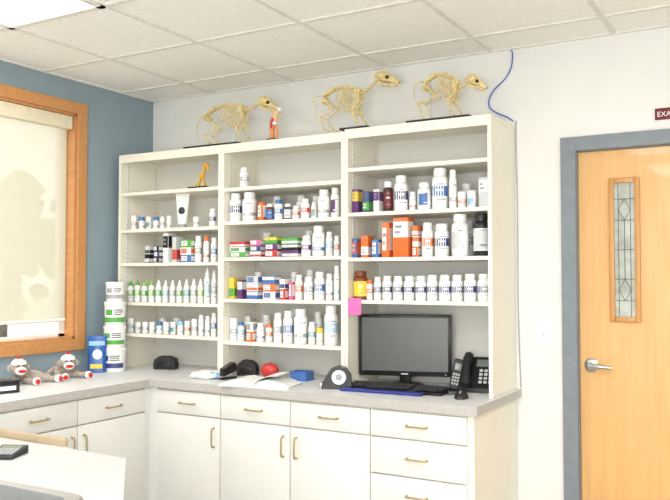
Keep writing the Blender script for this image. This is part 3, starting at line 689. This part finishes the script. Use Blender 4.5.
def monkey(loc, rz, label, lean):
    t = thing('sock_monkey', label, 'plush toy', loc, rz, 'sock monkey plush toys on the counter')
    H = Vector((lean*.06, -.06, .088))
    m = MB(); m.ell((0,0,.038), .044,.042,.036); m.ell((lean*.022,-.022,.052), .034,.032,.028); m.tube([(0,-.01,.055), tuple(H)], [.026,.03]); m.ell(tuple(H), .041,.038,.040)
    m.tube([(.028,-.01,.055),(.07,-.02,.042),(.10,-.04,.024),(.13,-.055,.018)], [.015,.013,.012,.012])
    m.tube([(-.028,-.01,.055),(-.065,-.025,.038),(-.08,-.05,.024),(-.08,-.085,.018)], [.015,.013,.012,.012])
    m.tube([(.018,-.01,.022),(.07,-.05,.024),(.125,-.09,.02)], [.019,.015,.014])
    m.tube([(-.018,-.01,.022),(-.03,-.07,.024),(-.0,-.14,.02)], [.019,.015,.014])
    o = m.build('body', M_cloth, t); md = o.modifiers.new('weld', 'REMESH'); md.mode = 'VOXEL'; md.voxel_size = .0045; md.use_smooth_shade = True
    m = MB(); m.ell((H.x, H.y-.036, H.z-.014), .029,.022,.022); mz = m.build('muzzle', M_wknit, t)
    m = MB(); m.ell((H.x, H.y-.055, H.z-.014), .021,.007,.009); m.build('mouth', M_rknit, mz)
    for s_ in (-1,1):
        MB().ell((H.x+s_*.046, H.y+.002, H.z), .015,.007,.017).build('ear', M_cloth, t)
        MB().ell((H.x+s_*.014, H.y-.036, H.z+.014), .0048).build('eye', M_black, t)
    for e in ((.137,-.062,.0175), (-.079,-.093,.0175)): MB().ell(e, .0165).build('paw', M_wknit, t)
    for e in ((.134,-.102,.021), (.002,-.153,.021)):
        m = MB(); m.ell(e, .021,.023,.0205); f_ = m.build('foot', M_wknit, t); m = MB(); m.ell((e[0]*1.04,e[1]-.014,e[2]), .014,.012,.014); m.build('red_heel', M_rknit, f_)
    MB().lathe([(.039,0),(.040,.008),(.033,.020),(.015,.030),(0,.032)], c=(H.x,H.y,H.z+.016)).build('cap', M_wknit, t); MB().ell((H.x,H.y,H.z+.052), .010).build('pompom', M_rknit, t)
p = hit_x(29, 360, .15); monkey((.13, p.y, CT+.0005), rad(70), 'sock monkey plush toy nearer the left picture edge, under the window', -1)
p = hit_x(63, 360, .15); monkey((.13, p.y, CT+.0005), rad(58), 'sock monkey plush toy nearer the blue bag, under the window', .5)
p = hit_x(1, 372, .30)
t = thing('storage_box', 'low black box with pale front label at left picture edge', 'box', (.35, p.y-.02, CT+.0005), rad(75))
MB().box(-.06,.06,-.045,.045,0,.05,.004).build('box_body', M_blackm, t); MB().box(-.063,.063,-.048,.048,.0505,.062,.003).build('lid', M_black, t)
MB().box(-.04,.04,-.0458,-.0451,.015,.035).build('label_card', M_paper, t)
# ------------------------------------------------------------------ worktop things
Z0 = CT+.0005
c = hit_y(404, 345, -.2)
t = thing('monitor', 'black flat widescreen computer monitor on worktop in right bay', 'monitor', (c.x, -.19, Z0), rad(17))
ht = hit_y(404, 314.5, -.2).z-CT; hb = hit_y(404, 377, -.2).z-CT+.004; w = .242
m = MB(); m.box(-w, w, -.012, .018, hb, ht, .006); m.box(-w*.6, w*.6, .018, .04, hb+.06, ht-.06, .01); m.build('housing', M_black, t)
MB().box(-w+.018, w-.018, -.0135, -.012, hb+.026, ht-.018).build('screen', M_screen, t, smooth=False)
MB().box(-.03,.03,.012,.032,.012,hb+.08,.004).build('stand_neck', M_black, t)
MB().lathe([(0,0),(.1,0),(.1,.006),(.09,.011),(0,.014)], n=32).build('stand_base', M_black, t)
MB().box(-.018,.018,-.0135,-.012,hb+.009,hb+.015).build('logo_strip', cm('silver'), t)
MB().lathe([(0,0),(.004,0),(.004,.0015),(0,.0015)], M=Matrix.Translation((w-.03,-.012,hb+.012)) @ Matrix.Rotation(rad(90),4,'X'), n=10).build('power_button', cm('skyblue'), t)
# keyboard
t = thing('keyboard', 'black computer keyboard in front of the monitor', 'keyboard', (hit_y(397,388,-.385).x, -.385, Z0), rad(3))
t.scale = (1.14,1,1)
MB().prism([(-.075,.0),(.075,0),(.075,.024),(-.075,.012)], -.225, .225, 'x').build('case', M_black, t)
k0 = None; an = math.atan(.012/.15)
for r in range(5):
    cols = [-.213+.0193*k for k in range(15)]+[.105+.02*k for k in range(6)]
    for xx in cols:
        if r == 4 and -.14 < xx < -.03: continue
        yy = .05-.0235*r; zc = .0185+yy*.08+.002
        if k0 is None: k0 = MB().box(-.008,.008,-.0095,.0095,0,.006,.0015,seg=1).build('key', M_key, t, loc=(xx,yy,zc), rot=(an,0,0))
        else:
            k = k0.copy(); COL.objects.link(k); k.parent = t; k.location = (xx,yy,zc)
MB().box(-.052,.052,-.0095,.0095,0,.006,.0015,seg=1).build('space_bar', M_key, t, loc=(-.085,.05-.094,.0187-.0035), rot=(an,0,0))
t = thing('wrist_rest', 'dark blue gel wrist rest along front edge of black keyboard', 'wrist rest', (hit_y(384,392,-.49).x, -.492, Z0), rad(3))
m = MB(); m.box(-.23,.2,-.024,.022,0,.014,.006,seg=3); m.build('gel_pad', mat('blue_gel', (40,50,140), .35), t)
# mouse
p = hit_y(463, 391, -.43); t = thing('computer_mouse', 'black computer mouse on worktop between keyboard and telephone', 'mouse', (p.x, -.45, Z0), rad(10))
m = MB()
m.ell((0,0,.0), .032,.056,.036, u=20, v=12); m.v = [(a_, b_, max(0, c_)) for a_, b_, c_ in m.v]; m.build('shell', M_black, t)
MB().tube([(0,-.038,.0255),(0,-.02,.035)], .004).build('wheel', cm('grey'), t)
# telephone
t = thing('telephone', 'black desk telephone with keypad at right end of worktop', 'telephone', (2.334, -.17, Z0), rad(12))
MB().prism([(-.085,0),(.07,0),(.085,.15),(.06,.16),(-.085,.022)], -.092, .092, 'x').build('phone_base', M_black, t)
sl = math.atan2(.138,.145); Ms = Matrix.Translation((0,-.085,.022)) @ Matrix.Rotation(sl,4,'X')
MB().box(-.02,.083,.135,.18,0,.005,.002,M=Ms).build('display', mat('phone_lcd', (120,128,124), .25), t)
for r in range(4):
    for q in range(3): MB().box(-.002+q*.024,.015+q*.024,.03+r*.024,.045+r*.024,0,.006,.0015,M=Ms,seg=1).build('button', cm('silver'), t)
for r in range(4): MB().box(.072,.084,.03+r*.024,.043+r*.024,0,.005,.0015,M=Ms,seg=1).build('button', cm('grey'), t)
m = MB(); m.tube([(-.06,.0,.022),(-.06,.03,.028),(-.06,.06,.036),(-.06,.13,.036),(-.06,.16,.028),(-.06,.19,.022)], [.022,.024,.016,.016,.024,.022], 12, M=Ms); m.build('handset', M_blackm, t)
# cordless handset
p = hit_y(455, 380, -.36)
t = thing('cordless_phone', 'black cordless phone leaning in its cradle, left of desk telephone', 'telephone', (p.x-.005, -.355, Z0), rad(20))
MB().prism([(-.028,0),(.03,0),(.032,.02),(.026,.035),(-.028,.018)], -.03, .03, 'x').build('cradle', M_black, t)
Mc = Matrix.Translation((-.006,.0,.022)) @ Matrix.Rotation(rad(12),4,'Y') @ Matrix.Rotation(rad(-8),4,'X')
MB().box(-.024,.024,-.012,.012,0,.15,.010,M=Mc,seg=3).build('handset', M_blackm, t)
MB().box(-.016,.016,-.0135,-.011,.095,.128,.002,M=Mc).build('display', mat('phone_lcd', (120,128,124), .25), t)
for r in range(4):
    for q in range(3): MB().box(-.016+q*.012,-.008+q*.012,-.0145,-.011,.025+r*.015,.034+r*.015,M=Mc).build('button', cm('grey'), t, smooth=False)
# label dispenser
p = hit_y(336, 372, -.47); t = thing('tape_dispenser', 'black rounded label dispenser with white roll left of the keyboard', 'label dispenser', (p.x, -.46, Z0), rad(25))
prof = [(-.075,0),(.07,0),(.075,.02),(.07,.07),(.045,.105),(.01,.115),(-.03,.1),(-.055,.06),(-.075,.03)]
MB().prism(prof, -.032, .032, 'y').build('shell', M_black, t)
Mx = Matrix.Translation((.012,-.033,.06)) @ Matrix.Rotation(rad(90),4,'X')
MB().lathe([(.016,0),(.036,0),(.036,.004),(.016,.004),(.016,0)], M=Mx, n=28).build('label_roll', M_paper, t)
MB().lathe([(0,0),(.015,0),(.015,.006),(0,.006)], M=Mx, n=20).build('hub', cm('grey'), t)
MB().box(-.088,-.07,-.025,.025,.012,.03,.002).build('cutter', M_chrome, t)
# pink note on stile
a, c_ = hit_y(348,298,YS-.002), hit_y(361,315,YS-.002)
tag(MB().box(a.x, c_.x, YS-.0012, YS+.0002, c_.z, a.z).build('sticky_note', mat('pink_paper', (240,110,180), .6), smooth=False), 'bright pink sticky note stuck below right bay lowest shelf', 'sticky note')
# booklet
pm = hit_y(263, 380, -.52)
t = thing('open_booklet', 'open white booklet with curled pages lying on worktop below the middle bay', 'booklet', (pm.x, -.545, Z0), rad(14))
for s_ in (-1,1):
    prof = [(s_*.002,0)]+[(s_*x_, 0) for x_ in (.08,.19)]+[(s_*.195,.006),(s_*.165,.018),(s_*.12,.032),(s_*.07,.038),(s_*.03,.030),(s_*.002,.008)]
    MB().prism(prof, -.1, .1, 'y').build('page_block', M_paper, t)
MB().prism([(.0,.012),(.03,.040),(.075,.056),(.13,.060),(.132,.062),(.075,.0585),(.028,.043),(-.002,.013)], -.095, .097, 'y').build('loose_page', M_paper, t)
# flat white-blue packaging
p = hit_y(209, 372, -.46)
t = thing('plastic_packet', 'flat white plastic packet with blue panel on worktop, left of booklet', 'packet', (p.x, -.47, Z0), rad(18))
bm = bmesh.new(); bmesh.ops.create_icosphere(bm, subdivisions=4, radius=1)
for v in bm.verts:
    k = 1+.22*mn.noise(v.co*2.2)+.08*mn.noise(v.co*6); v.co = Vector((v.co.x*.10*k, v.co.y*.065*k, max(0, .020+v.co.z*.026*k)))
MB()._bm(bm).build('packet_body', cm('white'), t)
m = MB(); m.ell((.035,-.03,.022), .05,.028,.0195, u=12, v=8); m.build('blue_panel', cm('skyblue'), t)
p = hit_y(299, 368, -.3)
t = thing('plastic_tray', 'small open bright blue plastic tray on worktop, below middle bay', 'tray', (p.x, -.27, Z0))
m = MB(); w, d, h = .05,.04,.05; tt = .003
m.box(-w,w,-d,d,0,tt).box(-w,w,-d,-d+tt,tt,h).box(-w,w,d-tt,d,tt,h).box(-w,-w+tt,-d+tt,d-tt,tt,h).box(w-tt,w,-d+tt,d-tt,tt,h)
m.build('tray_walls', cm('blue'), t, smooth=False); MB().box(-w-.004,w+.004,-d-.004,-d-.0002,h-.006,h).build('rim', cm('blue'), t)
def case_thing(px, y, s, hs, label, rz):
    p = hit_y(px, 360, y); t = thing('equipment_case', label, 'equipment case', (p.x, y, Z0), rad(rz)); z_ = s*hs
    prof = [(-.055*s,0),(.055*s,0),(.058*s,.03*z_),(.05*s,.06*z_),(.02*s,.075*z_),(-.025*s,.078*z_),(-.05*s,.06*z_),(-.058*s,.03*z_)]
    MB().prism(prof, -.03*s, .03*s, 'y').build('case_body', M_blackm, t)
    MB().box(-.04*s,.035*s,-.036*s,-.03*s,.012*z_,.045*z_,.003).build('front_pocket', M_black, t)
    MB().tube([(.055*s,0,.04*z_),(.066*s,-.01,.02*z_),(.06*s,-.035*s,.005),(.03*s,-.05*s,.004)], .003, 6).build('strap', M_black, t)
    return t
case_thing(166, -.24, 1.2, .85, 'small low black case on worktop below the left bay', 20)
case_thing(248, -.26, 1.0, 1.15, 'small black case on worktop below the middle bay, beside red pouch', 16)
p = hit_y(229, 362, -.43); t = thing('stapler', 'black desk stapler standing left of the black case below middle bay', 'stapler', (p.x, -.435, Z0), rad(84))
MB().box(-.055,.055,-.016,.016,0,.012,.003).build('base', M_black, t); MB().prism([(-.05,.02),(.045,.04),(.055,.07),(.035,.09),(-.05,.06)], -.016,.016,'y').build('arm', M_black, t)
MB().tube([(.042,0,.01),(.042,0,.045)], .01).build('hinge', M_chrome, t)
p = hit_y(270, 362, -.3); t = thing('red_pouch', 'red zip pouch on worktop between black case and blue tray', 'pouch', (p.x, -.30, Z0), rad(15))
m = MB(); m.ell((0,0,.043), .054,.034,.0425, u=18, v=10); m.build('pouch_body', cm('red'), t); MB().tube([(-.035,0,.076),(0,0,.086),(.035,0,.076)], .003, 6).build('zip', M_black, t)
# cables
YC = -.008
def smoothpath(pts, n=8):
    out = []
    for i in range(len(pts)-1):
        p0 = pts[max(i-1,0)]; a = pts[i]; b_ = pts[i+1]; p3 = pts[min(i+2,len(pts)-1)]
        for k in range(n):
            f = k/n; out.append(.5*((2*a)+(b_-p0)*f+(2*p0-5*a+4*b_-p3)*f*f+(3*a-p0-3*b_+p3)*f**3))
    out.append(pts[-1]); return out
pts = [hit_y(x, y, YC) for x, y in ((511,42),(512.5,54),(511,68),(504,80),(494,90),(489,100),(490,108),(497,113),(507,117),(513,121))]
pts[0].z = min(pts[0].z, HC-.012)
tag(MB().tube(smoothpath(pts), .0036, 6).build('blue_cable', mat('blue_cable', (52,104,190), .4)), 'thin blue cable looping down wall at right end of shelving', 'cable')
pts = [hit_y(x, y, -.006) for x, y in ((515,121),(516,150),(517.5,210),(518,290),(519.5,350),(521,388))]
pts = [Vector((max(p.x, 2.474), p.y, p.z)) for p in pts]
tag(MB().tube(smoothpath(pts), .003, 6).build('grey_cable', cm('grey')), 'thin grey cable running down wall along right shelving side', 'cable')
# ------------------------------------------------------------------ lights
W_ = bpy.data.worlds.new('world'); S.world = W_; W_.use_nodes = True
nt = W_.node_tree; bg = nt.nodes['Background']; tcw = nt.nodes.new('ShaderNodeTexCoord'); sep = nt.nodes.new('ShaderNodeSeparateXYZ'); crw = nt.nodes.new('ShaderNodeValToRGB')
crw.color_ramp.elements[0].color = (.93,.94,.94,1); crw.color_ramp.elements[1].color = (.92,.96,1,1)
nt.links.new(tcw.outputs['Generated'], sep.inputs[0]); nt.links.new(sep.outputs['Z'], crw.inputs[0]); nt.links.new(crw.outputs[0], bg.inputs[0]); bg.inputs[1].default_value = 2.0
def area(loc, tgt, sx, sy, e, col):
    ld = bpy.data.lights.new('soft_light', 'AREA'); ld.shape = 'RECTANGLE'; ld.size = sx; ld.size_y = sy; ld.energy = e; ld.color = col
    o = bpy.data.objects.new('soft_light', ld); COL.objects.link(o); o.location = loc
    o.rotation_euler = (Vector(tgt)-Vector(loc)).to_track_quat('-Z','Y').to_euler()
area((4.4,-5.4,2.2), (1.6,0,1.4), 1.8, 1.2, 55, (1,.99,.98))
area((3.4,-4.9,1.25), (2.2,-2.4,2.66), 1.2, 1.0, 64, (1,.985,.97))
